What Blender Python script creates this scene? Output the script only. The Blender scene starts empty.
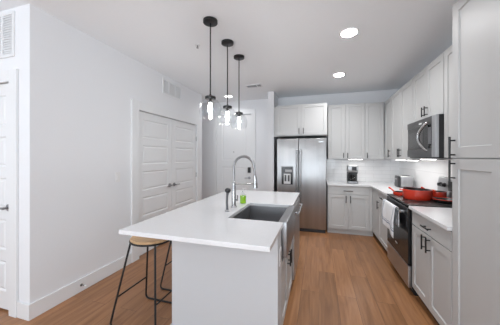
import bpy, bmesh, math, random
from mathutils import Vector, Matrix
random.seed(4)
S = bpy.context.scene
C = S.collection
PI = math.pi

# ------------------------------------------------------------------ camera
cam_d = bpy.data.cameras.new('camera'); cam = bpy.data.objects.new('camera', cam_d); C.objects.link(cam)
cam_d.sensor_width = 36; cam_d.lens = 36 * 230 / 500; cam_d.shift_y = -5.5 / 500
cam_d.clip_start = .02
cam.location = (0, 0, 1.41); cam.rotation_euler = (PI / 2, 0, math.radians(16.7))
S.camera = cam

# ------------------------------------------------------------------ world, light, exposure
w = bpy.data.worlds.new('sky'); S.world = w; w.use_nodes = True
bg = w.node_tree.nodes['Background']; bg.inputs[0].default_value = (.86, .93, 1, 1); bg.inputs[1].default_value = 0.5
S.view_settings.view_transform = 'Standard'; S.view_settings.look = 'None'
S.view_settings.gamma = 1; S.view_settings.use_curve_mapping = False
S.view_settings.exposure = 0.0
try:
    S.cycles.use_denoising = True
    S.cycles.max_bounces = 12; S.cycles.diffuse_bounces = 8; S.cycles.transparent_max_bounces = 16
    S.cycles.caustics_reflective = False; S.cycles.caustics_refractive = False
    S.cycles.sample_clamp_indirect = 6
except Exception:
    pass


def area(name, loc, rot, sx, sy, power, col=(1, 1, 1), spread=180):
    l = bpy.data.lights.new(name, 'AREA'); l.shape = 'RECTANGLE'; l.size = sx; l.size_y = sy
    l.energy = power; l.color = col; l.spread = math.radians(spread)
    o = bpy.data.objects.new(name, l); C.objects.link(o); o.location = loc; o.rotation_euler = rot
    return o


# added fill lights at unseen living-side windows, tilted up to brighten ceiling and walls
area('added_window_fill', (-.9, -3.9, 1.45), (math.radians(136), 0, 0), 3.6, 1.9, 225, (.85, .93, 1))
area('added_window_fill', (-5.12, -1.4, 1.45), (math.radians(128), 0, -PI / 2), 2.6, 1.8, 25, (.85, .93, 1))
area('added_window_fill', (1.42, -1.75, 1.4), (math.radians(128), 0, PI / 2), 2.7, 1.8, 45, (.85, .93, 1))  # unseen right side, added to brighten the left wall

# ------------------------------------------------------------------ materials
def newmat(name):
    m = bpy.data.materials.new(name); m.use_nodes = True
    return m, m.node_tree.nodes, m.node_tree.links, m.node_tree.nodes['Principled BSDF']


def pm(name, col, rough=.5, metal=0, noise=.03, scale=30, bump=0.0, spec=.5, coat=0):
    m, N, L, b = newmat(name)
    b.inputs['Roughness'].default_value = rough; b.inputs['Metallic'].default_value = metal
    b.inputs['Specular IOR Level'].default_value = spec
    b.inputs['Coat Weight'].default_value = coat
    t = N.new('ShaderNodeTexNoise'); t.inputs['Scale'].default_value = scale; t.inputs['Detail'].default_value = 3
    tc = N.new('ShaderNodeTexCoord'); L.new(tc.outputs['Object'], t.inputs['Vector'])
    r = N.new('ShaderNodeMapRange'); r.inputs[3].default_value = 1 - noise; r.inputs[4].default_value = 1 + noise
    L.new(t.outputs['Fac'], r.inputs[0])
    mx = N.new('ShaderNodeVectorMath'); mx.operation = 'SCALE'; mx.inputs[0].default_value = col
    L.new(r.outputs[0], mx.inputs['Scale']); L.new(mx.outputs[0], b.inputs['Base Color'])
    if bump:
        bp = N.new('ShaderNodeBump'); bp.inputs['Strength'].default_value = bump; bp.inputs['Distance'].default_value = .002
        L.new(t.outputs['Fac'], bp.inputs['Height']); L.new(bp.outputs[0], b.inputs['Normal'])
    return m


def emis(name, col, s):
    m, N, L, b = newmat(name)
    b.inputs['Base Color'].default_value = (*col, 1)
    b.inputs['Emission Color'].default_value = (*col, 1); b.inputs['Emission Strength'].default_value = s
    return m


M = {}
M['wall'] = pm('wall_paint', (.775, .785, .805), .85, noise=.012, scale=60, bump=.12, spec=.2)
M['ceil'] = pm('ceiling_paint', (.88, .905, .93), .9, noise=.02, scale=90, bump=.2, spec=.2)
M['trim'] = pm('trim_paint', (.76, .77, .78), .45, noise=.008)
M['cab'] = pm('cabinet_paint', (.50, .502, .50), .45, noise=.01)
M['cabin'] = pm('cabinet_carcass', (.48, .482, .48), .5, noise=.01)
M['isl'] = pm('island_paint', (.53, .54, .555), .5, noise=.01)
M['black'] = pm('black_metal', (.015, .015, .016), .38, .3, noise=.05)
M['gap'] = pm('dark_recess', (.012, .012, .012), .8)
M['glassblack'] = pm('black_glass', (.010, .010, .011), .16, noise=.02, spec=.35)
M['ceramic'] = pm('black_ceramic', (.012, .012, .012), .34, noise=.02, spec=.25)
M['blackplastic'] = pm('black_plastic', (.02, .02, .022), .35)
M['darkgrey'] = pm('dark_grey_plastic', (.11, .11, .115), .4)
M['greyplastic'] = pm('grey_plastic', (.35, .35, .36), .4)
M['palegrey'] = pm('pale_grey_plastic', (.62, .62, .63), .35)
M['chrome'] = pm('brushed_nickel', (.40, .40, .405), .26, 1)
M['darkchrome'] = pm('satin_dark_nickel', (.36, .36, .37), .3, 1)
M['whiteplastic'] = pm('white_plastic', (.78, .78, .78), .35, noise=.01)
M['red'] = pm('red_enamel', (.60, .040, .018), .2, noise=.02, coat=.5)
M['iron'] = pm('dark_enamel', (.02, .019, .019), .35)
M['label'] = pm('pale_badge', (.75, .75, .75), .3, .2)
M['lamp'] = emis('lamp_diffuser', (1, .99, .97), 5)
M['bulb'] = emis('bulb_glow', (1, .99, .97), 135)
M['led'] = emis('led_strip', (1, .98, .95), 4)


def steel(name, col, rough, sc=(90, 90, 1.5), amp=.12, aniso=0):
    m, N, L, b = newmat(name); b.inputs['Metallic'].default_value = 1
    tc = N.new('ShaderNodeTexCoord'); mp = N.new('ShaderNodeMapping'); mp.inputs['Scale'].default_value = sc
    t = N.new('ShaderNodeTexNoise'); t.inputs['Scale'].default_value = 1; t.inputs['Detail'].default_value = 4
    L.new(tc.outputs['Object'], mp.inputs[0]); L.new(mp.outputs[0], t.inputs['Vector'])
    r = N.new('ShaderNodeMapRange'); r.inputs[3].default_value = rough - .08; r.inputs[4].default_value = rough + .1
    L.new(t.outputs['Fac'], r.inputs[0]); L.new(r.outputs[0], b.inputs['Roughness'])
    r2 = N.new('ShaderNodeMapRange'); r2.inputs[3].default_value = 1 - amp; r2.inputs[4].default_value = 1 + amp
    L.new(t.outputs['Fac'], r2.inputs[0])
    v = N.new('ShaderNodeVectorMath'); v.operation = 'SCALE'; v.inputs[0].default_value = col
    L.new(r2.outputs[0], v.inputs['Scale']); L.new(v.outputs[0], b.inputs['Base Color'])
    if aniso:
        tg = N.new('ShaderNodeTangent'); tg.direction_type = 'RADIAL'; tg.axis = 'Z'
        L.new(tg.outputs[0], b.inputs['Tangent']); b.inputs['Anisotropic'].default_value = aniso
    bp = N.new('ShaderNodeBump'); bp.inputs['Strength'].default_value = .06; bp.inputs['Distance'].default_value = .001
    L.new(t.outputs['Fac'], bp.inputs['Height']); L.new(bp.outputs[0], b.inputs['Normal'])
    return m


M['steel'] = steel('brushed_stainless', (.46, .46, .465), .42, (11, 11, .3), .26, .85)
M['steelh'] = steel('brushed_stainless_wide', (.50, .50, .51), .32, (3, 3, 120), .08)
M['darksteel'] = steel('dark_stainless', (.16, .16, .165), .36, (3, 3, 120), .08)
M['sinksteel'] = steel('sink_stainless', (.36, .36, .37), .36, (60, 4, 60), .08)


def quartz():
    m, N, L, b = newmat('white_quartz')
    tc = N.new('ShaderNodeTexCoord')
    t = N.new('ShaderNodeTexNoise'); t.inputs['Scale'].default_value = 220; t.inputs['Detail'].default_value = 2
    L.new(tc.outputs['Object'], t.inputs['Vector'])
    cr = N.new('ShaderNodeValToRGB')
    cr.color_ramp.elements[0].position = .3; cr.color_ramp.elements[0].color = (.65, .65, .66, 1)
    cr.color_ramp.elements[1].position = .5; cr.color_ramp.elements[1].color = (.71, .71, .72, 1)
    L.new(t.outputs['Fac'], cr.inputs[0]); L.new(cr.outputs[0], b.inputs['Base Color'])
    b.inputs['Roughness'].default_value = .16
    return m


M['quartz'] = quartz()


def planks():
    m, N, L, b = newmat('oak_vinyl_planks')
    tc = N.new('ShaderNodeTexCoord'); mp = N.new('ShaderNodeMapping'); mp.inputs['Rotation'].default_value = (0, 0, PI / 2)
    L.new(tc.outputs['Object'], mp.inputs[0])
    br = N.new('ShaderNodeTexBrick'); br.inputs['Scale'].default_value = 1; br.offset = .37; br.offset_frequency = 2
    br.inputs['Brick Width'].default_value = 1.25; br.inputs['Row Height'].default_value = .178
    br.inputs['Mortar Size'].default_value = .0013; br.inputs['Mortar Smooth'].default_value = .1; br.inputs['Bias'].default_value = 0
    br.inputs['Color1'].default_value = (0, 0, 0, 1); br.inputs['Color2'].default_value = (1, 1, 1, 1); br.inputs['Mortar'].default_value = (.5, .5, .5, 1)
    L.new(mp.outputs[0], br.inputs['Vector'])
    # grain: stretched noise, shifted per plank
    mp2 = N.new('ShaderNodeMapping'); mp2.inputs['Scale'].default_value = (22, 1.6, 1)
    L.new(tc.outputs['Object'], mp2.inputs[0])
    ad = N.new('ShaderNodeVectorMath'); ad.operation = 'ADD'; L.new(mp2.outputs[0], ad.inputs[0])
    sc = N.new('ShaderNodeVectorMath'); sc.operation = 'SCALE'; sc.inputs['Scale'].default_value = 37
    L.new(br.outputs['Color'], sc.inputs[0]); L.new(sc.outputs[0], ad.inputs[1])
    g = N.new('ShaderNodeTexNoise'); g.inputs['Scale'].default_value = 1; g.inputs['Detail'].default_value = 5; g.inputs['Distortion'].default_value = .8
    L.new(ad.outputs[0], g.inputs['Vector'])
    cr = N.new('ShaderNodeValToRGB')
    e = cr.color_ramp.elements
    e[0].position = .25; e[0].color = (.22, .095, .038, 1)
    e[1].position = .75; e[1].color = (.41, .198, .088, 1)
    L.new(g.outputs['Fac'], cr.inputs[0])
    tone = N.new('ShaderNodeMapRange'); tone.inputs[3].default_value = .84; tone.inputs[4].default_value = 1.14
    L.new(br.outputs['Color'], tone.inputs[0])
    v = N.new('ShaderNodeVectorMath'); v.operation = 'SCALE'; L.new(cr.outputs[0], v.inputs[0]); L.new(tone.outputs[0], v.inputs['Scale'])
    mx = N.new('ShaderNodeMix'); mx.data_type = 'RGBA'
    L.new(br.outputs['Fac'], mx.inputs['Factor']); L.new(v.outputs[0], mx.inputs['A']); mx.inputs['B'].default_value = (.11, .055, .03, 1)
    L.new(mx.outputs['Result'], b.inputs['Base Color'])
    b.inputs['Roughness'].default_value = .31
    bp = N.new('ShaderNodeBump'); bp.inputs['Strength'].default_value = .12; bp.inputs['Distance'].default_value = .002
    L.new(g.outputs['Fac'], bp.inputs['Height']); L.new(bp.outputs[0], b.inputs['Normal'])
    return m


M['floor'] = planks()


def tiles(name, rot):
    m, N, L, b = newmat(name)
    tc = N.new('ShaderNodeTexCoord'); mp = N.new('ShaderNodeMapping'); mp.inputs['Rotation'].default_value = rot
    L.new(tc.outputs['Object'], mp.inputs[0])
    br = N.new('ShaderNodeTexBrick'); br.inputs['Scale'].default_value = 1; br.offset = .5
    br.inputs['Brick Width'].default_value = .30; br.inputs['Row Height'].default_value = .076
    br.inputs['Mortar Size'].default_value = .0022; br.inputs['Mortar Smooth'].default_value = .2
    br.inputs['Color1'].default_value = (.78, .78, .785, 1); br.inputs['Color2'].default_value = (.82, .82, .825, 1); br.inputs['Mortar'].default_value = (.62, .62, .63, 1)
    L.new(mp.outputs[0], br.inputs['Vector']); L.new(br.outputs['Color'], b.inputs['Base Color'])
    b.inputs['Roughness'].default_value = .12
    bp = N.new('ShaderNodeBump'); bp.inputs['Strength'].default_value = .35; bp.inputs['Distance'].default_value = .002; bp.invert = True
    L.new(br.outputs['Fac'], bp.inputs['Height']); L.new(bp.outputs[0], b.inputs['Normal'])
    return m


M['tile_back'] = tiles('subway_tile_back', (PI / 2, 0, 0))
M['tile_right'] = tiles('subway_tile_right', (PI / 2, 0, PI / 2))


def wood():
    m, N, L, b = newmat('light_oak')
    tc = N.new('ShaderNodeTexCoord'); mp = N.new('ShaderNodeMapping'); mp.inputs['Scale'].default_value = (6, 60, 20)
    L.new(tc.outputs['Object'], mp.inputs[0])
    g = N.new('ShaderNodeTexNoise'); g.inputs['Scale'].default_value = 1; g.inputs['Detail'].default_value = 4
    L.new(mp.outputs[0], g.inputs['Vector'])
    cr = N.new('ShaderNodeValToRGB'); e = cr.color_ramp.elements
    e[0].position = .3; e[0].color = (.44, .27, .135, 1); e[1].position = .75; e[1].color = (.62, .42, .24, 1)
    L.new(g.outputs['Fac'], cr.inputs[0]); L.new(cr.outputs[0], b.inputs['Base Color']); b.inputs['Roughness'].default_value = .45
    return m


M['oak'] = wood()


def thin_glass(name, tint=(1, 1, 1), refl=.5):
    m, N, L, b = newmat(name); N.remove(b)
    out = N['Material Output']
    tr = N.new('ShaderNodeBsdfTransparent'); tr.inputs[0].default_value = (*tint, 1)
    gl = N.new('ShaderNodeBsdfGlossy'); gl.inputs['Roughness'].default_value = .02
    fr = N.new('ShaderNodeLayerWeight'); fr.inputs['Blend'].default_value = .25
    r = N.new('ShaderNodeMapRange'); r.inputs[3].default_value = .03; r.inputs[4].default_value = refl
    L.new(fr.outputs['Facing'], r.inputs[0])
    mx = N.new('ShaderNodeMixShader'); L.new(r.outputs[0], mx.inputs[0]); L.new(tr.outputs[0], mx.inputs[1]); L.new(gl.outputs[0], mx.inputs[2])
    L.new(mx.outputs[0], out.inputs[0])
    return m


M['glass'] = thin_glass('clear_glass', (.95, .96, .97), .55)
M['carafe'] = thin_glass('carafe_glass', (.45, .42, .40), .5)
M['bottle'] = thin_glass('clear_bottle', (.93, .95, .94), .35)


def soap():
    m, N, L, b = newmat('green_soap')
    b.inputs['Base Color'].default_value = (.42, .80, .03, 1); b.inputs['Roughness'].default_value = .15
    b.inputs['Transmission Weight'].default_value = .25
    t = N.new('ShaderNodeTexNoise'); t.inputs['Scale'].default_value = 8
    r = N.new('ShaderNodeMapRange'); r.inputs[3].default_value = .1; r.inputs[4].default_value = .2
    L.new(t.outputs['Fac'], r.inputs[0]); L.new(r.outputs[0], b.inputs['Roughness'])
    return m


M['soap'] = soap()


def towelmat():
    m, N, L, b = newmat('striped_cotton')
    tc = N.new('ShaderNodeTexCoord'); sp = N.new('ShaderNodeSeparateXYZ'); L.new(tc.outputs['UV'], sp.inputs[0])
    # stripes near the hem (v) and along one edge (u)
    def band(sock, c, wd):
        a = N.new('ShaderNodeMath'); a.operation = 'SUBTRACT'; L.new(sock, a.inputs[0]); a.inputs[1].default_value = c
        d = N.new('ShaderNodeMath'); d.operation = 'ABSOLUTE'; L.new(a.outputs[0], d.inputs[0])
        f = N.new('ShaderNodeMath'); f.operation = 'LESS_THAN'; L.new(d.outputs[0], f.inputs[0]); f.inputs[1].default_value = wd
        return f.outputs[0]
    acc = None
    for s_, c_, w_ in [(sp.outputs[1], .12, .012), (sp.outputs[1], .16, .006), (sp.outputs[0], .86, .02), (sp.outputs[0], .93, .012), (sp.outputs[0], .08, .012)]:
        o_ = band(s_, c_, w_)
        if acc is None: acc = o_
        else:
            mm = N.new('ShaderNodeMath'); mm.operation = 'MAXIMUM'; L.new(acc, mm.inputs[0]); L.new(o_, mm.inputs[1]); acc = mm.outputs[0]
    mx = N.new('ShaderNodeMix'); mx.data_type = 'RGBA'; L.new(acc, mx.inputs['Factor'])
    mx.inputs['A'].default_value = (.74, .75, .77, 1); mx.inputs['B'].default_value = (.22, .26, .34, 1)
    L.new(mx.outputs['Result'], b.inputs['Base Color']); b.inputs['Roughness'].default_value = .95
    t = N.new('ShaderNodeTexNoise'); t.inputs['Scale'].default_value = 400
    bp = N.new('ShaderNodeBump'); bp.inputs['Strength'].default_value = .3; bp.inputs['Distance'].default_value = .002
    L.new(t.outputs['Fac'], bp.inputs['Height']); L.new(bp.outputs[0], b.inputs['Normal'])
    return m


M['towel'] = towelmat()


# ------------------------------------------------------------------ builders (world coordinates)
class MB:
    def __init__(s):
        s.bm = bmesh.new()

    def box(s, x0, x1, y0, y1, z0, z1, bev=0, seg=2):
        r = bmesh.ops.create_cube(s.bm, size=1)
        vs = r['verts']
        for v in vs:
            v.co = Vector(((x0 + x1) / 2 + v.co.x * (x1 - x0), (y0 + y1) / 2 + v.co.y * (y1 - y0), (z0 + z1) / 2 + v.co.z * (z1 - z0)))
        if bev:
            es = list({e for v in vs for e in v.link_edges})
            bmesh.ops.bevel(s.bm, geom=es, offset=bev, segments=seg, affect='EDGES', profile=.5)
        return s

    def prism(s, pts, z0, z1, bev=0):
        bot = [s.bm.verts.new((x, y, z0)) for x, y in pts]; top = [s.bm.verts.new((x, y, z1)) for x, y in pts]
        n = len(pts); fs = [s.bm.faces.new(bot[::-1]), s.bm.faces.new(top)]
        for i in range(n):
            fs.append(s.bm.faces.new((bot[i], bot[(i + 1) % n], top[(i + 1) % n], top[i])))
        bmesh.ops.recalc_face_normals(s.bm, faces=fs)
        if bev:
            es = list({e for f in fs for e in f.edges})
            bmesh.ops.bevel(s.bm, geom=es, offset=bev, segments=2, affect='EDGES', profile=.5)
        return s

    def tube(s, pts, r, seg=10, cap=True):
        pts = [Vector(p) for p in pts]; n = len(pts)
        rr = r if isinstance(r, (list, tuple)) else [r] * n
        t0 = (pts[1] - pts[0]).normalized()
        up = Vector((0, 0, 1)) if abs(t0.z) < .9 else Vector((1, 0, 0))
        a = t0.cross(up).normalized(); rings = []
        for i in range(n):
            t = (pts[min(i + 1, n - 1)] - pts[max(i - 1, 0)]).normalized()
            a = (a - t * a.dot(t)).normalized(); b = t.cross(a)
            rings.append([s.bm.verts.new(pts[i] + (a * math.cos(2 * PI * k / seg) + b * math.sin(2 * PI * k / seg)) * rr[i]) for k in range(seg)])
        fs = []
        for i in range(n - 1):
            for k in range(seg):
                fs.append(s.bm.faces.new((rings[i][k], rings[i][(k + 1) % seg], rings[i + 1][(k + 1) % seg], rings[i + 1][k])))
        if cap:
            fs.append(s.bm.faces.new(rings[0][::-1])); fs.append(s.bm.faces.new(rings[-1]))
        bmesh.ops.recalc_face_normals(s.bm, faces=fs)
        return s

    def lathe(s, c, prof, seg=32, axis='z', sx=1, sy=1):
        """prof: (radius, height) from bottom to top, about axis through c"""
        rings = []
        for r, h in prof:
            ring = []
            for k in range(seg if r > 1e-6 else 1):
                a = 2 * PI * k / seg
                x, y = r * math.cos(a) * sx, r * math.sin(a) * sy
                p = {'z': (x, y, h), 'x': (h, x, y), 'y': (x, h, y)}[axis]
                ring.append(s.bm.verts.new((c[0] + p[0], c[1] + p[1], c[2] + p[2])))
            rings.append(ring)
        fs = []
        for A, B in zip(rings[:-1], rings[1:]):
            if len(A) == 1 and len(B) == 1: continue
            for k in range(seg):
                k2 = (k + 1) % seg
                if len(A) == 1: fs.append(s.bm.faces.new((A[0], B[k2], B[k])))
                elif len(B) == 1: fs.append(s.bm.faces.new((A[k], A[k2], B[0])))
                else: fs.append(s.bm.faces.new((A[k], A[k2], B[k2], B[k])))
        bmesh.ops.recalc_face_normals(s.bm, faces=fs)
        return s

    def cyl(s, p0, p1, r, seg=16):
        return s.tube([p0, p1], r, seg)

    def build(s, name, mat, parent=None, smooth=False, origin=None, **props):
        off = Vector(origin) if origin else Vector((0, 0, 0))
        if parent is not None:
            off = world_off(parent)
        for v in s.bm.verts: v.co -= off
        me = bpy.data.meshes.new(name); s.bm.to_mesh(me); s.bm.free()
        me.materials.append(mat)
        if smooth:
            for p in me.polygons: p.use_smooth = True
            try:
                me.set_sharp_from_angle(angle=math.radians(40))
            except Exception:
                pass
        o = bpy.data.objects.new(name, me); C.objects.link(o)
        if parent is not None: o.parent = parent
        else: o.location = off
        for k, v in props.items(): o[k] = v
        return o


def world_off(o):
    v = Vector((0, 0, 0))
    while o is not None:
        v = v + o.location; o = o.parent
    return v


def thing(name, label, cat, loc, group=None):
    o = bpy.data.objects.new(name, None); C.objects.link(o); o.location = loc; o.empty_display_size = .1
    o['label'] = label; o['category'] = cat
    if group: o['group'] = group
    return o


def tag(o, label, cat, group=None):
    o['label'] = label; o['category'] = cat
    if group: o['group'] = group
    return o


def copy_tree(o, parent=None):
    c = o.copy(); C.objects.link(c); c.parent = parent
    for ch in list(o.children): copy_tree(ch, c)
    return c


def struct(name, mb, mat):
    return mb.build(name, mat, kind='structure')


# map (u, v, n) of a face to world.  n grows out of the face
def mapper(orient, n0):
    if orient == '-Y': return lambda u, v, n: (u, n0 - n, v)
    if orient == '-X': return lambda u, v, n: (n0 - n, u, v)
    if orient == '+X': return lambda u, v, n: (n0 + n, u, v)


def slab(orient, n0, u0, u1, v0, v1, t, cells, insets):
    """a door leaf: front plane at n0, thickness t; cells (u0,u1,v0,v1) are sunk / raised by insets [(width, depth)...]"""
    mb = MB(); bm = mb.bm; f = mapper(orient, n0)
    us = sorted({u0, u1} | {c[0] for c in cells} | {c[1] for c in cells})
    vs = sorted({v0, v1} | {c[2] for c in cells} | {c[3] for c in cells})
    grid = [[bm.verts.new(f(u, v, 0)) for v in vs] for u in us]
    hit = []
    for i in range(len(us) - 1):
        for j in range(len(vs) - 1):
            q = bm.faces.new((grid[i][j], grid[i + 1][j], grid[i + 1][j + 1], grid[i][j + 1]))
            uc, vc = (us[i] + us[i + 1]) / 2, (vs[j] + vs[j + 1]) / 2
            if any(c[0] < uc < c[1] and c[2] < vc < c[3] for c in cells): hit.append(q)
    # edges and back
    bord = [grid[i][0] for i in range(len(us))] + [grid[-1][j] for j in range(1, len(vs))] + [grid[i][-1] for i in range(len(us) - 2, -1, -1)] + [grid[0][j] for j in range(len(vs) - 2, 0, -1)]
    inv = {}
    for v in bord:
        co = Vector(v.co); d = Vector(f(0, 0, -t)) - Vector(f(0, 0, 0)); inv[v] = bm.verts.new(co + d)
    n = len(bord)
    for i in range(n):
        a, b_ = bord[i], bord[(i + 1) % n]
        bm.faces.new((a, b_, inv[b_], inv[a]))
    bm.faces.new([inv[v] for v in bord])
    bmesh.ops.recalc_face_normals(bm, faces=bm.faces[:])
    for wd, dp in insets:
        for q in hit:
            bmesh.ops.inset_region(bm, faces=[q], thickness=wd, depth=dp, use_even_offset=True)
    return mb


SH = [(.004, -.009)]


def shaker(orient, n0, u0, u1, v0, v1, t=.02, rail=.06):
    return slab(orient, n0, u0, u1, v0, v1, t, [(u0 + rail, u1 - rail, v0 + rail, v1 - rail)], SH)


def pull(orient, n0, u, v, length, vertical, parent, out=.032, r=.0065):
    """black bar pull; (u, v) is its middle"""
    f = mapper(orient, n0); mb = MB(); h = length / 2
    if vertical:
        mb.tube([f(u, v - h, out), f(u, v + h, out)], r, 10)
        for s in (-1, 1): mb.tube([f(u, v + s * h * .66, -.0005), f(u, v + s * h * .66, out)], r * .8, 8)
    else:
        mb.tube([f(u - h, v, out), f(u + h, v, out)], r, 10)
        for s in (-1, 1): mb.tube([f(u + s * h * .66, v, -.0005), f(u + s * h * .66, v, out)], r * .8, 8)
    return mb.build('handle', M['black'], parent, True, label='black bar handle')


# ================================================================== SETTING
CE = 2.74
struct('floor', MB().box(-5.3, 1.62, -4.1, 5.3, -.08, 0), M['floor'])
struct('ceiling', MB().box(-5.3, 1.62, -4.1, 5.3, CE, CE + .1), M['ceil'])
struct('wall_right', MB().box(1.51, 1.62, -3.98, -3.15, 0, CE).box(1.51, 1.62, -.35, 5.15, 0, CE).box(1.51, 1.62, -3.15, -.35, 0, .45).box(1.51, 1.62, -3.15, -.35, 2.55, CE), M['wall'])
# left wall with the closet opening
DL0, DL1, DLZ = 2.595, 4.20, 2.066
b = MB().box(-2.52, -2.40, 1.36, DL0, 0, CE).box(-2.52, -2.40, DL1, 4.42, 0, CE).box(-2.52, -2.40, DL0, DL1, DLZ, CE)
struct('wall_left', b, M['wall'])
struct('wall_closet_rear', MB().box(-3.6, -2.52, 4.30, 4.42, 0, CE), M['wall'])
struct('wall_hall', MB().box(-3.72, -3.60, 4.30, 5.15, 0, CE), M['wall'])
# wall with the left door, facing the camera
FD0, FD1, FDZ = -3.45, -2.63, 2.088
b = MB().box(-5.2, FD0, 1.36, 1.48, 0, CE).box(FD1, -2.52, 1.36, 1.48, 0, CE).box(FD0, FD1, 1.36, 1.48, FDZ, CE)
struct('wall_front', b, M['wall'])
# back wall with the entry door opening
ED0, ED1, EDZ = -2.41, -1.50, 2.42
b = MB().box(-3.72, ED0, 5.15, 5.27, 0, CE).box(ED1, 1.62, 5.15, 5.27, 0, CE).box(ED0, ED1, 5.15, 5.27, EDZ, CE)
struct('wall_back', b, M['wall'])
struct('wall_fridge_side', MB().box(-1.0, -.875, 4.60, 5.15, 0, CE), M['wall'])
# living side, behind the camera
b = MB().box(-5.3, -2.8, -4.1, -3.98, 0, CE).box(1.0, 1.62, -4.1, -3.98, 0, CE).box(-2.8, 1.0, -4.1, -3.98, 0, .45).box(-2.8, 1.0, -4.1, -3.98, 2.62, CE)
struct('wall_rear', b, M['wall'])
b = MB().box(-5.3, -5.2, -3.98, -2.75, 0, CE).box(-5.3, -5.2, -.05, 1.48, 0, CE).box(-5.3, -5.2, -2.75, -.05, 0, .45).box(-5.3, -5.2, -2.75, -.05, 2.55, CE)
struct('wall_living', b, M['wall'])

# baseboards
BH = .137
struct('baseboard_left', MB().box(-2.40, -2.385, 1.345, 2.477, 0, BH, .003), M['trim'])
struct('baseboard_front', MB().box(-2.54, -2.40, 1.345, 1.36, 0, BH, .003), M['trim'])
struct('baseboard_back', MB().box(-1.40, -1.0, 5.135, 5.15, 0, BH, .003), M['trim'])
struct('baseboard_hall', MB().box(-3.6, -2.50, 5.135, 5.15, 0, BH, .003), M['trim'])
# casings
struct('trim_1', MB().box(-2.40, -2.378, 2.477, DL0 + .012, 0, DLZ + .12, .004).box(-2.40, -2.378, DL1 - .012, 4.31, 0, DLZ + .12, .004).box(-2.40, -2.378, DL0 + .012, DL1 - .012, DLZ - .005, DLZ + .12, .004), M['trim'])
struct('trim_2', MB().box(FD1 - .01, -2.54, 1.338, 1.36, 0, 2.185, .004).box(-3.54, FD0 + .01, 1.338, 1.36, 0, 2.185, .004).box(FD0 + .01, FD1 - .01, 1.338, 1.36, FDZ - .005, 2.185, .004), M['trim'])
struct('trim_3', MB().box(ED1 - .01, -1.41, 5.128, 5.15, 0, EDZ + .1, .004).box(-2.5, ED0 + .01, 5.128, 5.15, 0, EDZ + .1, .004).box(ED0 + .01, ED1 - .01, 5.128, 5.15, EDZ - .005, EDZ + .1, .004), M['trim'])
# tile
struct('wall_backsplash_back', MB().box(.15, 1.51, 5.138, 5.15, .915, 1.372), M['tile_back'])
struct('wall_backsplash_right', MB().box(1.498, 1.51, 1.97, 5.138, .915, 1.395), M['tile_right'])

MOLD = [(.016, -.010), (.022, .007)]


def lever(orient, n0, u, v, dirn, parent):
    f = mapper(orient, n0); mb = MB()
    a = Vector(f(u, v, 0)); d = Vector(f(u, v, 1)) - a
    mb.tube([a, a + d * .008], .032, 20); mb.tube([a, a + d * .045], .010, 10)
    e = Vector(f(u + dirn, v, 0)) - a
    p = a + d * .045
    mb.tube([p - e * .008, p + e * .05, p + e * .105 + Vector((0, 0, -.004))], [.011, .009, .008], 10)
    return mb.build('handle', M['darkchrome'], parent, True, label='satin nickel lever handle')


def hinges(pts, parent):
    for x, y, z in pts:
        MB().cyl((x, y, z - .045), (x, y, z + .045), .007, 10).build('hinge', M['chrome'], parent, True)


def molded(orient, n0, u0, u1, v0, v1, rows, stile=.105, rail=.10, bottom=.16, cols=1):
    H = (v1 - v0 - bottom - rail * rows) / rows
    wdt = (u1 - u0 - stile * (cols + 1)) / cols
    cells = []
    for r in range(rows):
        z = v0 + bottom + r * (H + rail)
        for c in range(cols):
            x = u0 + stile + c * (wdt + stile)
            cells.append((x, x + wdt, z, z + H))
    return slab(orient, n0, u0, u1, v0, v1, .036, cells, MOLD)


# closet double doors
dm = (DL0 + DL1) / 2 - .012
d = molded('+X', -2.412, DL0 + .004, dm - .002, .022, DLZ - .012, 5).build('door_1', M['trim'], kind='structure')
lever('+X', -2.412, dm - .062, .935, -1, d); hinges([(-2.408, DL0 + .006, 1.78), (-2.408, DL0 + .006, 1.05), (-2.408, DL0 + .006, .3)], d)
d = molded('+X', -2.412, dm + .002, DL1 - .004, .022, DLZ - .012, 5).build('door_2', M['trim'], kind='structure')
lever('+X', -2.412, dm + .062, .935, 1, d); hinges([(-2.408, DL1 - .006, 1.78), (-2.408, DL1 - .006, 1.05), (-2.408, DL1 - .006, .3)], d)
# left door
d = molded('-Y', 1.372, FD0 + .004, FD1 - .004, .018, FDZ - .008, 5).build('door_3', M['trim'], kind='structure')
lever('-Y', 1.372, -2.695, .95, -1, d)
# entry door
d = molded('-Y', 5.165, ED0 + .006, ED1 - .006, .012, EDZ - .008, 2, stile=.14, rail=.16, bottom=.24).build('door_4', M['trim'], kind='structure')
MB().cyl((-1.957, 5.158, 1.53), (-1.957, 5.166, 1.53), .014).build('peephole', M['darkchrome'], d, True)
k = MB().box(-1.60, -1.53, 5.135, 5.165, 1.04, 1.17, .006).build('keypad_lock', M['blackplastic'], d)
lever('-Y', 5.165, -1.565, .92, -1, d)


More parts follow.
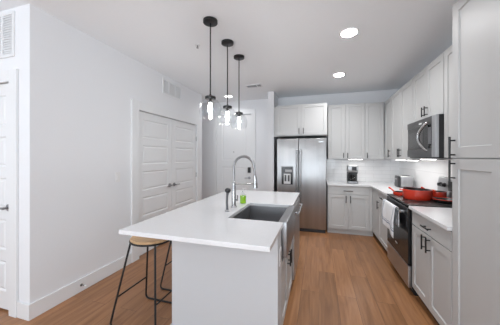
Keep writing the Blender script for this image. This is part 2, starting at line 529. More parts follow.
def grille(name, label, orient, n0, u0, u1, v0, v1, ns, bars, horizontal=True, fr=.028):
    f = mapper(orient, n0); cx = Vector(f((u0 + u1) / 2, v0, 0))
    t = thing(name, label, 'vent', cx)
    def bx(mb, a, b_, c, d_, n_, m_, bev=0):
        p, q = f(a, c, n_), f(b_, d_, m_)
        mb.box(min(p[0], q[0]), max(p[0], q[0]), min(p[1], q[1]), max(p[1], q[1]), min(p[2], q[2]), max(p[2], q[2]), bev)
    fm = MB()
    bx(fm, u0, u1, v0, v0 + fr, 0, .012, .002); bx(fm, u0, u1, v1 - fr, v1, 0, .012, .002)
    bx(fm, u0, u0 + fr, v0 + fr, v1 - fr, 0, .012, .002); bx(fm, u1 - fr, u1, v0 + fr, v1 - fr, 0, .012, .002)
    for k_ in range(1, bars + 1):
        c_ = u0 + (u1 - u0) * k_ / (bars + 1); bx(fm, c_ - .012, c_ + .012, v0 + fr, v1 - fr, 0, .010)
    fm.build('frame', M['trim'], t)
    bk = MB(); bx(bk, u0 + fr, u1 - fr, v0 + fr, v1 - fr, 0, .0015); bk.build('backing', M['trim'], t)
    sl = MB()
    for k_ in range(ns):
        z = v0 + fr + (v1 - v0 - 2 * fr) * (k_ + .5) / ns; hh = (v1 - v0 - 2 * fr) / ns * .36
        p0 = [f(u0 + fr, z + hh, .0015), f(u1 - fr, z + hh, .0015), f(u1 - fr, z - hh, .009), f(u0 + fr, z - hh, .009)]
        p1 = [f(u0 + fr, z + hh, .0035), f(u1 - fr, z + hh, .0035), f(u1 - fr, z - hh, .011), f(u0 + fr, z - hh, .011)]
        va = [sl.bm.verts.new(p) for p in p0]; vb = [sl.bm.verts.new(p) for p in p1]
        fs = [sl.bm.faces.new(va), sl.bm.faces.new(vb)] + [sl.bm.faces.new((va[i], va[(i + 1) % 4], vb[(i + 1) % 4], vb[i])) for i in range(4)]
        bmesh.ops.recalc_face_normals(sl.bm, faces=fs)
    sl.build('louvers', M['trim'], t)
    return t


grille('return_air_grille', 'white louvered return air grille high on the wall above the left door', '-Y', 1.36, -3.25, -2.59, 2.305, 2.71, 16, 3)
grille('wall_vent', 'white wall vent high on the left wall above the closet double doors', '+X', -2.40, 3.12, 3.64, 2.43, 2.685, 9, 2)

# ceiling supply vent
t = thing('ceiling_vent', 'small white ceiling air vent with dark slots beyond the pendants', 'vent', (-1.16, 4.13, CE))
MB().box(-1.31, -1.01, 4.05, 4.07, CE - .01, CE).box(-1.31, -1.01, 4.19, 4.21, CE - .01, CE).box(-1.31, -1.29, 4.07, 4.19, CE - .01, CE).box(-1.03, -1.01, 4.07, 4.19, CE - .01, CE).box(-1.11, -1.095, 4.07, 4.19, CE - .01, CE).build('frame', M['trim'], t)
MB().box(-1.29, -1.03, 4.07, 4.19, CE - .002, CE).build('backing', M['gap'], t)
mb = MB()
for i in range(5): mb.box(-1.29, -1.03, 4.09 + i * .02, 4.094 + i * .02, CE - .009, CE - .002)
mb.build('slats', M['greyplastic'], t)
# sprinkler
t = thing('fire_sprinkler', 'small sprinkler head on the ceiling left of the nearest pendant canopy', 'sprinkler', (-1.382, 2.437, CE))
MB().lathe((-1.382, 2.437, CE), [(0, -.006), (.03, -.006), (.033, 0), (0, 0)], 20).build('escutcheon', M['trim'], t, True)
MB().cyl((-1.382, 2.437, CE - .03), (-1.382, 2.437, CE - .005), .007).lathe((-1.382, 2.437, CE - .036), [(0, 0), (.014, 0), (.014, .004), (0, .004)], 14).build('deflector', M['darkchrome'], t, True)

# recessed lights
for (x, y, r, e, lab) in [(.307, 2.657, .082, 14, 'recessed round ceiling light nearest the camera, above the aisle'),
                          (.309, 3.964, .082, 13, 'recessed round ceiling light farther back, in front of the back cabinets'),
                          (-1.9, 4.70, .082, 3.8, 'recessed round ceiling light in the entry hall before the front door')]:
    t = thing('recessed_light', lab, 'ceiling light', (x, y, CE), 'recessed ceiling lights')
    MB().lathe((x, y, CE), [(r, -.002), (r + .012, -.006), (r + .018, 0), (r, 0), (r, -.002)], 36).build('trim_ring', M['trim'], t, True)
    MB().lathe((x, y, CE), [(0, -.004), (r, -.004), (r, 0), (0, 0)], 36).build('diffuser', M['lamp'], t)
    l = bpy.data.lights.new('can', 'AREA'); l.shape = 'DISK'; l.size = .15; l.energy = e; l.color = (1, 1, 1); l.spread = math.radians(150)
    o = bpy.data.objects.new('can', l); C.objects.link(o); o.parent = t; o.location = (0, 0, -.012)
    o.visible_camera = True

# wall switch and doorstop
t = thing('light_switch', 'white rocker light switch on the left wall before the closet doors', 'switch', (-2.40, 2.266, 1.16))
MB().box(-2.40, -2.394, 2.229, 2.303, 1.10, 1.22, .002).build('plate', M['whiteplastic'], t)
MB().box(-2.395, -2.390, 2.250, 2.282, 1.127, 1.193, .0015).build('rocker', M['whiteplastic'], t)
t = thing('door_stop', 'small white door stop on the left wall baseboard', 'door stop', (-2.385, 1.80, .07))
MB().lathe((-2.385, 1.80, .07), [(0, 0), (.014, 0), (.014, .004), (.006, .006), (.006, .05), (0, .05)], 14, 'x').build('stem', M['chrome'], t, True)
MB().lathe((-2.335, 1.80, .07), [(0, 0), (.01, 0), (.01, .016), (0, .018)], 14, 'x').build('tip', M['whiteplastic'], t, True)

# ================================================================== ISLAND
IX0, IX1, IY0, IY1 = -1.10, -.268, 1.55, 3.20
t = thing('kitchen_island', 'pale grey kitchen island base with a plain end panel under the white worktop', 'island', ((IX0 + IX1) / 2, 2.4, 0))
# body leaves room for the sink (top) and the dishwasher
b = MB().box(IX0, IX1 - .02, IY0 + .02, 2.44, .10, .62).box(IX0, -.76, IY0 + .02, 2.44, .62, .882).box(IX0, -.90, 2.444, 3.16, .62, .882).box(IX0, -.90, 2.44, 3.16, .0, .62)
b.box(-.76, IX1 - .02, IY0 + .02, 1.70, .62, .882).box(-.76, IX1 - .02, 2.43, 2.444, .1, .882).box(IX0, IX1 - .06, IY0 + .02, 2.44, 0, .10)
b.box(-.90, IX1 - .01, 3.13, IY1, 0, .882)
b.build('body', M['isl'], t)
MB().box(IX0 - .004, IX1, IY0, IY0 + .02, 0, .884, .001).build('end_panel', M['isl'], t)
MB().box(IX0 - .016, IX1 + .004, IY0 - .012, IY0, 0, .10, .003).box(IX0 - .016, IX0 - .004, IY0, IY1, 0, .10, .003).build('base_trim', M['isl'], t)
MB().box(IX1 - .02, IX1, IY0 + .02, 1.70, .10, .884, .001).build('filler_panel', M['isl'], t)
for (u0, u1, uh) in [(1.705, 2.062, 2.03), (2.066, 2.425, 2.10)]:
    d = shaker('+X', IX1, u0, u1, .105, .615).build('door', M['cab'], t)
    pull('+X', IX1, uh, .515, .12, True, d, out=.028)
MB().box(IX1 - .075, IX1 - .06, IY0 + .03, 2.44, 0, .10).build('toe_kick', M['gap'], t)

wt = MB().prism([(-1.305, 1.24), (-.258, 1.24), (-.258, 1.745), (-.715, 1.745), (-.715, 2.385), (-.258, 2.385), (-.258, 3.26), (-1.305, 3.26)], .885, .915, .003).build('island_worktop', M['quartz'], origin=(-.8, 2.25, .885))
tag(wt, 'white quartz worktop of the island with a cut-out for the sink', 'countertop')

# sink
t = thing('apron_sink', 'stainless steel apron front sink set into the island worktop', 'sink', (-.5, 2.065, .66))
SX0, SX1, SY0, SY1 = -.735, -.300, 1.725, 2.405
b = MB().box(SX0, SX0 + .02, SY0, SY1, .66, .883).box(SX0 + .02, SX1, SY0, SY0 + .02, .66, .883).box(SX0 + .02, SX1, SY1 - .02, SY1, .66, .883).box(SX0 + .02, SX1, SY0 + .02, SY1 - .02, .66, .672)
b.build('basin', M['sinksteel'], t)
MB().box(SX1, -.232, 1.748, 2.382, .645, .9145, .006, 3).build('apron', M['sinksteel'], t, True)
MB().lathe((-.52, 2.065, .672), [(0, .001), (.03, .001), (.042, .004), (.045, 0), (0, 0)], 24).build('drain', M['chrome'], t, True)

# dishwasher
t = thing('dishwasher', 'stainless steel dishwasher in the island beyond the sink', 'dishwasher', (-.55, 2.79, 0))
MB().box(-.88, IX1 - .006, 2.456, 3.118, .09, .875).build('tub', M['greyplastic'], t)
d = MB().box(IX1 - .005, -.248, 2.456, 3.118, .11, .875, .004).build('door', M['steelh'], t)
hb = MB().tube([(-.212, 2.50, .80), (-.212, 3.07, .80)], .012, 12)
for y in (2.54, 3.03): hb.tube([(-.249, y, .80), (-.235, y, .803), (-.212, y, .80)], .010, 10)
hb.build('handle', M['chrome'], d, True)
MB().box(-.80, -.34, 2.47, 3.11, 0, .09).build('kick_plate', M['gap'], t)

# outlet on the island side
t = thing('outlet', 'white power outlet on the island side next to the sink apron', 'outlet', (IX1, 1.64, .70))
MB().box(IX1, IX1 + .006, 1.605, 1.675, .64, .76, .002).build('plate', M['whiteplastic'], t)
MB().box(IX1 + .005, IX1 + .0075, 1.625, 1.655, .665, .735, .001).build('socket', M['greyplastic'], t)

# faucet
FX, FY, FZ = -.808, 2.135, .915
t = thing('spring_faucet', 'tall stainless spring spout faucet at the island sink', 'faucet', (FX, FY, FZ))
MB().lathe((FX, FY, FZ), [(0, 0), (.030, 0), (.030, .006), (.022, .012), (.021, .20), (.017, .21), (.017, .235), (0, .235)], 24).build('body', M['chrome'], t, True)
R = .104; top = 1.31
pts = [(FX, FY, FZ + .235), (FX, FY, 1.2), (FX, FY, top)]
for k in range(1, 13):
    a = PI - PI * k / 12 * .93
    pts.append((FX + R + R * math.cos(a), FY - .004 * k / 12, top + R * 1.02 * math.sin(a)))
ex, ey, ez = pts[-1]
pts.append((ex + .008, ey, ez - .06)); pts.append((ex + .012, ey, ez - .10))
hose = MB().tube(pts, .0085, 10)
# coil
def along(pts, n):
    P = [Vector(p) for p in pts]; L_ = [0]
    for a, b_ in zip(P[:-1], P[1:]): L_.append(L_[-1] + (b_ - a).length)
    out = []
    for k in range(n):
        s = L_[-1] * k / (n - 1); i = 0
        while i < len(P) - 2 and L_[i + 1] < s: i += 1
        f_ = (s - L_[i]) / (L_[i + 1] - L_[i]); out.append((P[i].lerp(P[i + 1], f_), (P[i + 1] - P[i]).normalized()))
    return out
turns = 52; n = turns * 8
coil = []
for k, (p, tn) in enumerate(along(pts, n)):
    a = 2 * PI * turns * k / n; s1 = Vector((0, 1, 0)); s2 = tn.cross(s1).normalized()
    coil.append(p + (s1 * math.cos(a) + s2 * math.sin(a)) * .0125)
hose.build('hose', M['darkchrome'], t, True)
MB().tube(coil, .0028, 5).build('spring', M['chrome'], t, True)
hx, hz = ex + .012, ez - .10
MB().tube([(hx, ey, hz), (hx + .002, ey, hz - .03), (hx + .004, ey, hz - .09), (hx + .005, ey, hz - .12)], [.013, .017, .019, .024], 16).build('spray_head', M['chrome'], t, True)
MB().tube([(FX, FY, 1.142), (FX + .10, FY - .002, 1.146), (hx - .012, ey, 1.15)], .0055, 8).lathe((hx + .002, ey, 1.142), [(.019, 0), (.023, 0), (.023, .016), (.019, .016), (.019, 0)], 20).build('support_arm', M['chrome'], t, True)
MB().tube([(FX + .018, FY, .985), (FX + .042, FY - .004, .987)], .010, 10).tube([(FX + .040, FY - .004, .985), (FX + .050, FY - .03, 1.035)], .006, 8).build('lever', M['chrome'], t, True)

# side sprayer
px_, py_ = -.80, 1.945
t = thing('side_sprayer', 'grey side sprayer with a round black head left of the faucet', 'sprayer', (px_, py_, .915))
MB().lathe((px_, py_, .915), [(0, 0), (.022, 0), (.022, .010), (.013, .018), (0, .018)], 20).build('base', M['darkchrome'], t, True)
MB().tube([(px_, py_, .93), (px_ - .004, py_, .99), (px_ - .001, py_, 1.05), (px_ + .003, py_, 1.085)], [.012, .0105, .0105, .013], 12).build('wand', M['darkgrey'], t, True)
MB().lathe((px_ + .006, py_, 1.085), [(0, -.004), (.016, 0), (.026, .012), (.028, .024), (.022, .038), (.008, .044), (0, .045)], 18).build('head', M['blackplastic'], t, True)

# soap bottle
sx_, sy_ = -.778, 2.335
t = thing('soap_bottle', 'clear soap bottle filled with bright green soap behind the sink corner', 'bottle', (sx_, sy_, .915))
MB().lathe((sx_, sy_, .915), [(0, .003), (.031, .003), (.032, .007), (.032, .082), (0, .082)], 24).build('soap', M['soap'], t, True)
MB().lathe((sx_, sy_, .915), [(0, 0), (.034, 0), (.035, .006), (.035, .092), (.029, .107), (.012, .116), (.012, .125)], 24).build('bottle', M['bottle'], t, True)
MB().lathe((sx_, sy_, 1.037), [(0, 0), (.014, 0), (.014, .014), (.005, .016), (.005, .035), (0, .035)], 16).tube([(sx_ - .006, sy_, 1.072), (sx_ + .035, sy_, 1.070)], .005, 8).build('pump', M['whiteplastic'], t, True)

# ================================================================== STOOLS
def stool(cx, cy, label):
    t = thing('counter_stool', label, 'stool', (cx, cy, 0), 'stools along the island')
    h = .68; a, ay, b_, by = .225, .19, .125, .105
    # seat: rounded oak disc, slightly dished
    MB().lathe((cx, cy, h), [(0, .004), (.158, .004), (.166, .010), (.166, .020), (.158, .027), (.12, .024), (0, .018)], 48, sx=1.06, sy=.98).build('seat', M['oak'], t, True)
    MB().tube([(cx + .166 * 1.06 * math.cos(2 * PI * k / 40), cy + .166 * .98 * math.sin(2 * PI * k / 40), h) for k in range(41)], .008, 8, False).build('seat_ring', M['black'], t, True)
    r = .0085
    for sy in (-1, 1):
        pts = []
        tl, bl = Vector((cx - b_, cy + sy * by, h)), Vector((cx - a, cy + sy * (ay if sy > 0 else .225), r))
        tr, br = Vector((cx + b_, cy + sy * by, h)), Vector((cx + a, cy + sy * (ay if sy > 0 else .225), r))
        # each leg a part of its own
        for tp, bt, s in ((tl, bl, 1), (tr, br, -1)):
            d_ = (bt - tp).normalized(); q = bt - d_ * .045
            arc = [tp, tp.lerp(q, .5), q]
            e_ = bt + Vector((s * .045, 0, 0))
            for k in range(1, 6):
                f_ = k / 5
                arc.append((q.lerp(bt, f_)).lerp(bt.lerp(e_, f_), f_))
            MB().tube(arc, r, 10).build('leg', M['black'], t, True)
        MB().tube([bl + Vector((.045, 0, 0)), br - Vector((.045, 0, 0))], r, 10).build('floor_bar', M['black'], t, True)
    for sx in (-1, 1):
        f_ = .655
        p = Vector((cx + sx * b_, cy - by, h)).lerp(Vector((cx + sx * a, cy - .225, 0)), f_)
        q = Vector((cx + sx * b_, cy + by, h)).lerp(Vector((cx + sx * a, cy + ay, 0)), f_)
        MB().tube([p, q], r * .75, 8).build('stretcher', M['black'], t, True)
    return t


st = stool(-1.43, 1.71, 'wooden seat counter stool with black wire legs nearest the camera at the island')
st2 = copy_tree(st); st2.location = (-1.40, 2.30, 0)
st2['label'] = 'second counter stool, its black wire legs half hidden behind the island end panel'

# ================================================================== PENDANTS
PX, PY, PZ = -1.014, 2.036, 1.79
t = thing('pendant_light', 'clear glass globe pendant nearest the camera over the island', 'pendant light', (PX, PY, CE), 'glass pendants over the island')
MB().lathe((PX, PY, CE), [(0, -.028), (.062, -.028), (.070, -.024), (.070, 0), (0, 0)], 36).build('canopy', M['black'], t, True)
MB().cyl((PX, PY, 1.995), (PX, PY, CE - .02), .0062, 10).build('rod', M['black'], t, True)
MB().lathe((PX, PY, 1.972), [(0, 0), (.050, 0), (.052, .003), (.052, .024), (.048, .027), (.012, .030), (.010, .045), (0, .045)], 32).build('cap', M['black'], t, True)
prof = [(.094, 0), (.103, .03), (.108, .07), (.106, .105), (.095, .140), (.076, .165), (.054, .180), (.048, .182)]
MB().lathe((PX, PY, PZ), prof, 40).build('globe', M['glass'], t, True)
MB().cyl((PX, PY, 1.935), (PX, PY, 1.972), .016, 14).build('socket', M['black'], t, True)
MB().lathe((PX, PY, 1.835), [(0, 0), (.008, .003), (.016, .022), (.020, .045), (.017, .07), (.012, .10), (0, .10)], 20).build('bulb', M['bulb'], t, True)
for y, lab in [(2.473, 'clear glass globe pendant in the middle of the three over the island'), (2.874, 'clear glass globe pendant farthest from the camera over the island')]:
    c = copy_tree(t); c.location = (PX, y, CE); c['label'] = lab

# ================================================================== KITCHEN RIGHT RUN
BF = .90        # base cabinet front plane
UF = 1.165      # upper cabinet front plane
WALLX = 1.498


def base_right(label, y0, y1, doors, drawer, hpos):
    t = thing('base_cabinet', label, 'cabinet', ((BF + WALLX) / 2, (y0 + y1) / 2, 0), 'grey base cabinets')
    MB().box(BF + .021, WALLX - .002, y0, y1, .10, .884).box(BF + .075, WALLX - .002, y0, y1, 0, .10).build('body', M['cabin'], t)
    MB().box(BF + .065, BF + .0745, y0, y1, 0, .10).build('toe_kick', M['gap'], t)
    d = slab('-X', BF, drawer[0], drawer[1], .74, .878, .02, [], []).build('drawer', M['cab'], t)
    pull('-X', BF, (drawer[0] + drawer[1]) / 2, .80, .14, False, d)
    for (a, b_), h in zip(doors, hpos):
        d = shaker('-X', BF, a, b_, .105, .732).build('door', M['cab'], t)
        pull('-X', BF, h, .66, .13, True, d)
    return t


base_right('grey base cabinet with a drawer over double doors between pantry and range', 1.97, 2.70, [(1.976, 2.333), (2.337, 2.694)], (1.976, 2.694), [2.30, 2.385])
t = base_right('narrow grey base cabinet with one drawer and door beyond the range', 3.49, 4.51, [(3.496, 4.06)], (3.496, 4.06), [4.01])
MB().box(BF, BF + .02, 4.065, 4.50, .105, .878).build('corner_filler', M['cab'], t)

ct = MB().prism([(.872, 1.97), (1.496, 1.97), (1.496, 2.704), (.872, 2.704)], .885, .915, .003).build('worktop', M['quartz'], origin=(1.18, 2.3, .885))
tag(ct, 'short white worktop between the range and the tall pantry', 'countertop')
ct = MB().prism([(.872, 3.478), (1.496, 3.478), (1.496, 5.136), (.148, 5.136), (.148, 4.47), (.872, 4.47)], .885, .915, .003).build('worktop', M['quartz'], origin=(1.0, 4.6, .885))
tag(ct, 'white corner worktop under the coffee maker and toaster', 'countertop')

# pantry
t = thing('pantry_cabinet', 'tall grey pantry cabinet with upper and lower doors at the right edge', 'cabinet', (1.2, 1.5, 0))
PY0, PY1 = 1.045, 1.966
MB().box(BF + .021, WALLX + .010, PY0, PY1, .10, 2.475).box(BF + .075, WALLX, PY0, PY1, 0, .10).build('body', M['cabin'], t)
MB().box(BF + .065, BF + .0745, PY0, PY1, 0, .10).build('toe_kick', M['gap'], t)
for (u0, u1, hh) in [(1.507, 1.962, 1.928), (1.049, 1.503, 1.083)]:
    d = shaker('-X', BF, u0, u1, 1.405, 2.470, rail=.07).build('door', M['cab'], t)
    pull('-X', BF, hh, 1.475, .15, True, d)
    d = shaker('-X', BF, u0, u1, .105, 1.398, rail=.07).build('door', M['cab'], t)
    pull('-X', BF, hh, 1.315, .15, True, d)

# uppers on the right wall
UZ0, UZ1 = 1.37, 2.435


def upper_right(label, y0, y1, z0, doors, hl=.13):
    t = thing('wall_cabinet', label, 'cabinet', ((UF + WALLX) / 2, (y0 + y1) / 2, z0), 'grey wall cabinets')
    MB().box(UF + .021, WALLX + .008, y0, y1, z0, UZ1).build('body', M['cabin'], t)
    for a, b_, h in doors:
        d = shaker('-X', UF, a, b_, z0 + .003, UZ1 - .003).build('door', M['cab'], t)
        pull('-X', UF, h, z0 + .035 + hl / 2, hl, True, d)
    return t


upper_right('grey wall cabinet between the microwave and the tall pantry', 1.97, 2.688, UZ0 + .03, [(1.974, 2.327, 2.29), (2.331, 2.684, 2.37)])
upper_right('short grey wall cabinet above the microwave', 2.692, 3.458, 1.835, [(2.696, 3.073, 3.04), (3.077, 3.454, 3.11)], .11)
upper_right('grey wall cabinet on the right wall beyond the microwave', 3.462, 4.795, UZ0, [(3.466, 3.93, 3.90), (3.934, 4.40, 3.97), (4.404, 4.79, 4.45)])

# microwave
t = thing('microwave', 'stainless over the range microwave with a curved handle', 'microwave', (1.3, 3.075, 1.395))
MX, MY0, MY1, MZ0, MZ1 = 1.10, 2.695, 3.452, 1.398, 1.832
MB().box(MX + .03, WALLX - .002, MY0, MY1, MZ0, MZ1).build('case', M['blackplastic'], t)
MB().box(MX, MX + .029, MY0, MY0 + .085, MZ0 + .012, MZ1, .004).build('side_strip', M['steel'], t)
MB().box(MX, MX + .029, MY0 + .086, MY1, MZ1 - .075, MZ1, .003).box(MX, MX + .029, MY0 + .086, MY1, MZ0 + .012, MZ0 + .10, .003).build('front_frame', M['darksteel'], t)
MB().box(MX + .006, MX + .028, MY0 + .085, MY1 - .004, MZ0 + .10, MZ1 - .075).build('glass_door', M['glassblack'], t)
MB().box(MX + .004, MX + .0065, MY0 + .30, MY1 - .03, MZ0 + .125, MZ1 - .125, .001).build('window_panel', pm('microwave_window', (.05, .05, .052), .25), t)
hp = []
for k in range(17):
    f_ = k / 16; hp.append((MX + .004 - .062 * math.sin(PI * f_) ** .8, MY0 + .19 + .075 * math.sin(PI * f_), MZ0 + .075 + (MZ1 - MZ0 - .13) * f_))
MB().tube(hp, .015, 12).build('handle', M['chrome'], t, True)
MB().box(MX + .003, MX + .0062, MY0 + .105, MY0 + .175, MZ0 + .15, MZ1 - .11).build('keypad', pm('keypad_grey', (.10, .10, .11), .3), t)
MB().box(MX - .001, MX + .002, 3.02, 3.09, MZ1 - .055, MZ1 - .038).build('badge', M['label'], t)
MB().box(MX + .02, MX + .26, MY0 + .02, MY1 - .02, MZ0 - .008, MZ0).build('vent_panel', M['steelh'], t)

# under cabinet lights
for (x0, x1, y0, y1, z, lab) in [(1.21, 1.25, 3.05, 3.36, MZ0 - .008, 'bright light bar under the microwave over the range'),
                              (1.22, 1.26, 3.56, 3.84, UZ0, 'bright light bar under the wall cabinet just beyond the microwave'),
                              (1.22, 1.26, 4.02, 4.36, UZ0, 'bright light bar under the wall cabinet near the corner'),
                              (.56, .80, 4.86, 4.90, UZ0, 'bright light bar under the back wall cabinets over the coffee maker')]:
    t = thing('under_cabinet_light', lab, 'light', ((x0 + x1) / 2, (y0 + y1) / 2, z), 'under cabinet light bars')
    MB().box(x0 - .006, x1 + .006, y0 - .006, y1 + .006, z - .006, z).build('housing', M['whiteplastic'], t)
    MB().box(x0, x1, y0, y1, z - .014, z - .006, .002).build('diffuser', M['led'], t)
    l = bpy.data.lights.new('strip', 'AREA'); l.shape = 'RECTANGLE'; l.size = x1 - x0; l.size_y = y1 - y0; l.energy = 1.1; l.color = (1, .98, .95)
    o = bpy.data.objects.new('strip', l); C.objects.link(o); o.parent = t; o.location = (0, 0, -.016)

# range
t = thing('range', 'stainless electric range with black glass cooktop and oven door', 'stove', (1.18, 3.09, 0))
RY0, RY1, RX = 2.712, 3.470, .872
MB().box(RX + .035, WALLX - .01, RY0, RY1, .06, .905).build('body', M['blackplastic'], t)
MB().box(RX + .06, RX + .4, RY0 + .01, RY1 - .01, 0, .06).build('base', M['gap'], t)
MB().box(RX - .004, 1.42, RY0, RY1, .906, .922, .004).build('cooktop', M['ceramic'], t)
for (x, y, r) in [(1.03, 2.90, .10), (1.05, 3.28, .085), (1.28, 2.90, .075), (1.28, 3.28, .09)]:
    MB().lathe((x, y, .922), [(r - .003, .0004), (r, .0004)], 40).build('burner_ring', M['greyplastic'], t)
d = MB().box(RX, RX + .034, RY0 + .003, RY1 - .003, .30, .895, .004).build('oven_door', M['glassblack'], t)
MB().box(RX - .002, RX + .002, RY0 + .003, RY1 - .003, .80, .888, .001).build('door_top_band', M['blackplastic'], d)
hb = MB().tube([(.815, RY0 + .03, .845), (.815, RY1 - .03, .845)], .0125, 12)
for y in (RY0 + .06, RY1 - .06): hb.box(.815, RX, y - .012, y + .012, .833, .857, .003)
hb.build('handle', M['chrome'], d, True)
MB().box(RX - .001, RX + .001, 3.05, 3.13, .40, .415).build('badge', M['label'], d)
MB().box(RX, RX + .034, RY0 + .003, RY1 - .003, .075, .292, .005).build('drawer', M['steelh'], t)
# backguard
bgm = MB(); bgm.prism([(0, 0)] * 0 or [(1.425, RY0), (1.494, RY0), (1.494, RY1), (1.425, RY1)], .922, 1.165, .006)
for v in bgm.bm.verts:
    if v.co.x < 1.46 and v.co.z > 1.05: v.co.x += .022
bgm.build('backguard', M['steelh'], t)
MB().box(1.430, 1.437, 2.97, 3.21, 1.02, 1.13).build('display', M['glassblack'], t)
for y in (2.79, 2.88, 3.30, 3.39):
    MB().lathe((1.438, y, 1.075), [(0, -.034), (.019, -.034), (.022, -.006), (.027, -.004), (.027, .004), (0, .004)], 20, 'x').build('knob', M['blackplastic'], t, True)

# towel over oven handle
def towel():
    mb = MB(); bm = mb.bm; uvl = bm.loops.layers.uv.new('UVMap')
    Y0, Y1, NU, NV = 2.87, 3.36, 34, 34
    Lf, Lb = .262, .20; r = .019; grid = []
    for j in range(NV + 1):
        s = -Lb + (Lf + Lb + PI * r) * j / NV
        row = []
        for i in range(NU + 1):
            u = i / NU; y = Y0 + (Y1 - Y0) * u
            fold = math.sin(u * 17) * .5 + math.sin(u * 7.3 + 1) * .6
            if s < 0: x, z, hang = .815 + r, .845 + s, -s
            elif s < PI * r:
                a = s / r; x, z, hang = .815 + r * math.cos(a), .845 + r * math.sin(a), 0
            else: x, z, hang = .815 - r, .845 - (s - PI * r), s - PI * r
            amp = min(hang / .12, 1)
            if s >= PI * r:
                x -= amp * (.012 + .011 * fold); z -= .012 * math.sin(u * 9 + 2) * amp + .07 * (u - .9) * (u > .9) * 0
                y += amp * .03 * math.sin(u * 5) * (hang / Lf) + (.035 * hang / Lf) * (u - .3)
                z -= .05 * hang / Lf * (1 - u)
            elif s < 0:
                x = min(.815 + r + .002 * fold, .850)
            row.append(bm.verts.new((x, y, z)))
        grid.append(row)
    for j in range(NV):
        for i in range(NU):
            f_ = bm.faces.new((grid[j][i], grid[j][i + 1], grid[j + 1][i + 1], grid[j + 1][i]))
            for lp, (a, b_) in zip(f_.loops, ((i, j), (i + 1, j), (i + 1, j + 1), (i, j + 1))):
                lp[uvl].uv = (a / NU, 1 - b_ / NV)
    o = mb.build('dish_towel', M['towel'], smooth=True, origin=(.815, 3.15, .845))
    sd = o.modifiers.new('thick', 'SOLIDIFY'); sd.thickness = .005; sd.offset = 0
    return o


tag(towel(), 'white dish towel with blue stripes draped over the oven door handle', 'towel')

# pans on the cooktop
CT = .9235


def pan(name, label, cat, cx, cy, r, h, handles, lid=False):
    t = thing(name, label, cat, (cx, cy, CT))
    MB().lathe((cx, cy, CT), [(0, 0), (r * .93, 0), (r * .97, .006), (r, h * .4), (r, h), (r - .006, h), (r - .008, h * .5), (r * .9, .008), (0, .008)], 44).build('pot_body', M['red'], t, True)
    MB().lathe((cx, cy, CT), [(0, .009), (r * .88, .009), (r - .0085, h * .5), (r - .0065, h * .995)], 44).build('lining', M['iron'], t, True)
    return t


pc = (1.095, 3.13)
t = pan('braiser', 'large shallow red enamel pot at the front of the cooktop', 'pot', pc[0], pc[1], .142, .112, 2)
for s in (-1, 1):
    a0 = .6
    ring = [(pc[0] + s * (.140 + .034 * math.sin(PI * k / 10)) , pc[1] + .05 * math.cos(PI * k / 10), CT + .098 + .006 * math.sin(PI * k / 10)) for k in range(11)]
    MB().tube(ring, .0075, 8).build('side_handle', M['red'], t, True)


def skillet(label, cx, cy, r, h, ang, rise, hl):
    t = pan('skillet', label, 'pan', cx, cy, r, h, 1)
    dx, dy = math.cos(ang), math.sin(ang)
    MB().tube([(cx + dx * (r - .004), cy + dy * (r - .004), CT + h * .8), (cx + dx * (r + hl * .4), cy + dy * (r + hl * .4), CT + h * .8 + rise * .5), (cx + dx * (r + hl), cy + dy * (r + hl), CT + h * .8 + rise)], [.011, .009, .011], 10).build('pan_handle', M['red'], t, True)
    return t


skillet('small red skillet behind the red pot at the far side of the cooktop', 1.0, 3.385, .08, .042, 2.3, .045, .07)
skillet('red saucepan with angled handle at the back of the cooktop', 1.33, 3.215, .085, .085, 2.6, .05, .07)
t = thing('frying_pan', 'dark frying pan with a thin red rim between pot and backguard', 'pan', (1.30, 2.965, CT))
MB().lathe((1.30, 2.965, CT), [(0, 0), (.09, 0), (.112, .030), (.115, .036), (.110, .036), (.088, .006), (0, .006)], 40).build('pan_body', M['iron'], t, True)
MB().tube([(1.30 + .116 * math.cos(2 * PI * k / 48), 2.965 + .116 * math.sin(2 * PI * k / 48), CT + .036) for k in range(49)], .0035, 6, False).build('rim', M['red'], t, True, label='red enamel rim')
# toaster
tx, ty = 1.345, 4.36
t = thing('toaster', 'stainless two slot toaster with dark sides on the corner worktop', 'toaster', (tx, ty, .915))
MB().box(tx - .08, tx + .10, ty - .10, ty + .10, .925, 1.105, .022, 4).build('shell', M['steel'], t, True)
MB().box(tx - .113, tx - .081, ty - .10, ty + .10, .922, 1.10, .012, 3).build('end_cap', M['blackplastic'], t, True)
MB().box(tx - .10, tx + .09, ty - .09, ty + .09, .915, .925).build('foot_base', M['blackplastic'], t)
mb = MB().box(tx - .05, tx + .07, ty - .05, ty - .02, 1.104, 1.1065).box(tx - .05, tx + .07, ty + .02, ty + .05, 1.104, 1.1065)
mb.build('slots', M['gap'], t)
MB().box(tx - .135, tx - .112, ty - .02, ty + .02, 1.04, 1.055, .004).build('lever', M['greyplastic'], t)

# ================================================================== KITCHEN BACK RUN
KF = 4.50
t = thing('base_cabinet', 'grey base cabinet with one wide drawer and double doors under the coffee maker', 'cabinet', (.52, 4.8, 0), 'grey base cabinets')
MB().box(.152, .875, KF + .021, 5.136, .09, .884).box(.152, .875, KF + .06, 5.136, 0, .09).build('body', M['cabin'], t)
MB().box(.152, .92, KF + .045, KF + .0595, 0, .09).build('toe_kick', M['cab'], t)
d = slab('-Y', KF, .162, .848, .735, .878, .02, [], []).build('drawer', M['cab'], t); pull('-Y', KF, .505, .795, .16, False, d)
for a, b_, h in [(.162, .503, .468), (.507, .848, .542)]:
    d = shaker('-Y', KF, a, b_, .095, .727).build('door', M['cab'], t); pull('-Y', KF, h, .645, .13, True, d)
MB().box(.852, .898, KF, KF + .02, .095, .878).build('corner_filler', M['cab'], t)

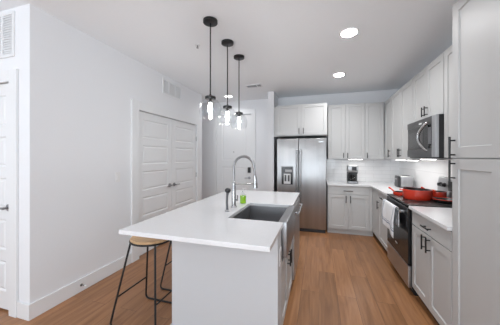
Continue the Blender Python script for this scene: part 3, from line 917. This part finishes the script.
t = thing('wall_cabinet', 'grey three door wall cabinet on the back wall over the coffee maker', 'cabinet', (.66, 4.96, UZ0), 'grey wall cabinets')
MB().box(.170, 1.158, 4.821, 5.136, UZ0, UZ1).build('body', M['cabin'], t)
for a, b_, h in [(.172, .489, .455), (.494, .832, .528), (.837, 1.150, .870)]:
    d = shaker('-Y', 4.80, a, b_, UZ0 + .003, UZ1 - .003).build('door', M['cab'], t); pull('-Y', 4.80, h, UZ0 + .07, .10, True, d)

t = thing('fridge_cabinet', 'grey double door cabinet above the refrigerator', 'cabinet', (-.33, 4.85, 1.815), 'grey wall cabinets')
MB().box(-.80, .147, 4.501, 5.136, 1.815, 2.415).build('body', M['cabin'], t)
for a, b_, h in [(-.797, -.327, -.365), (-.323, .144, -.285)]:
    d = shaker('-Y', 4.48, a, b_, 1.835, 2.412).build('door', M['cab'], t); pull('-Y', 4.48, h, 1.905, .11, True, d)
MB().box(-.872, -.80, 4.60, 4.62, 1.815, 2.415).build('filler_strip', M['cab'], t)

# refrigerator
FXL, FXR, FS, FF, FT = -.785, .130, -.372, 4.44, 1.760
t = thing('refrigerator', 'stainless side by side refrigerator with an ice and water dispenser', 'refrigerator', (-.33, 4.78, 0))
MB().box(FXL + .01, FXR - .01, FF + .075, 5.12, .03, FT - .02).build('case', M['blackplastic'], t)
MB().box(FXL + .02, FXR - .02, FF + .03, FF + .10, 0, .06).build('base_grille', M['blackplastic'], t)
d = MB().box(FXL, FS - .004, FF, FF + .07, .065, FT, .012, 3).build('door', M['steel'], t, True)
dx0, dx1 = -.705, -.465
MB().box(dx0, dx1, FF - .006, FF + .001, .87, 1.235, .003).build('dispenser_frame', M['greyplastic'], d)
MB().box(dx0 + .015, dx1 - .015, FF - .0085, FF - .0055, .885, 1.22).build('dispenser_recess', M['glassblack'], d)
MB().box(dx0 + .055, dx1 - .055, FF - .018, FF - .0085, .895, 1.09, .004).build('dispenser_panel', M['palegrey'], d)
for u in (dx0 + .072, dx1 - .107):
    MB().box(u, u + .035, FF - .024, FF - .018, .945, 1.065, .002).build('paddle', M['blackplastic'], d)
MB().box(dx0 + .08, dx1 - .03, FF - .0095, FF - .0083, 1.12, 1.17).build('dispenser_display', M['greyplastic'], d)
d2 = MB().box(FS + .004, FXR, FF, FF + .07, .065, FT, .012, 3).build('door', M['steel'], t, True)
for x, par in ((FS - .038, d), (FS + .038, d2)):
    hb = MB().tube([(x, FF - .05, .52), (x, FF - .05, 1.55)], .0125, 12)
    for z in (.56, 1.51): hb.tube([(x, FF + .002, z), (x, FF - .05, z)], .010, 10)
    hb.build('handle', M['chrome'], par, True)
MB().box(.0, .07, FF - .002, FF + .001, 1.685, 1.70).build('badge', M['chrome'], d2)

# coffee maker
cx, cy = .615, 4.80
t = thing('coffee_maker', 'stainless and black drip coffee maker on the back worktop', 'coffee maker', (cx, cy, .915))
MB().box(cx - .09, cx + .09, cy - .10, cy + .12, .915, .955, .008).build('base', M['blackplastic'], t)
MB().box(cx - .085, cx + .085, cy - .101, cy - .098, .925, .948).build('base_band', M['chrome'], t)
MB().box(cx - .09, cx + .09, cy + .03, cy + .12, .955, 1.12, .006).build('column', M['blackplastic'], t)
MB().box(cx - .092, cx + .092, cy - .10, cy + .12, 1.12, 1.245, .012, 3).build('brew_head', M['steel'], t, True)
MB().box(cx - .02, cx + .06, cy - .104, cy - .099, 1.155, 1.225, .001).build('control_panel', M['blackplastic'], t)
MB().box(cx - .08, cx + .08, cy - .09, cy + .03, 1.095, 1.12, .004).build('filter_basket', M['blackplastic'], t)
MB().lathe((cx + .01, cy - .035, .956), [(0, 0), (.052, 0), (.062, .03), (.060, .075), (.045, .115), (.045, .13)], 28).build('carafe', M['carafe'], t, True)
MB().lathe((cx + .01, cy - .035, .956), [(.046, .112), (.048, .112), (.048, .135), (0, .137)], 28).tube([(cx - .036, cy - .045, 1.075), (cx - .075, cy - .055, 1.07), (cx - .08, cy - .057, .99), (cx - .052, cy - .048, .985)], .009, 8).build('carafe_handle', M['blackplastic'], t, True)
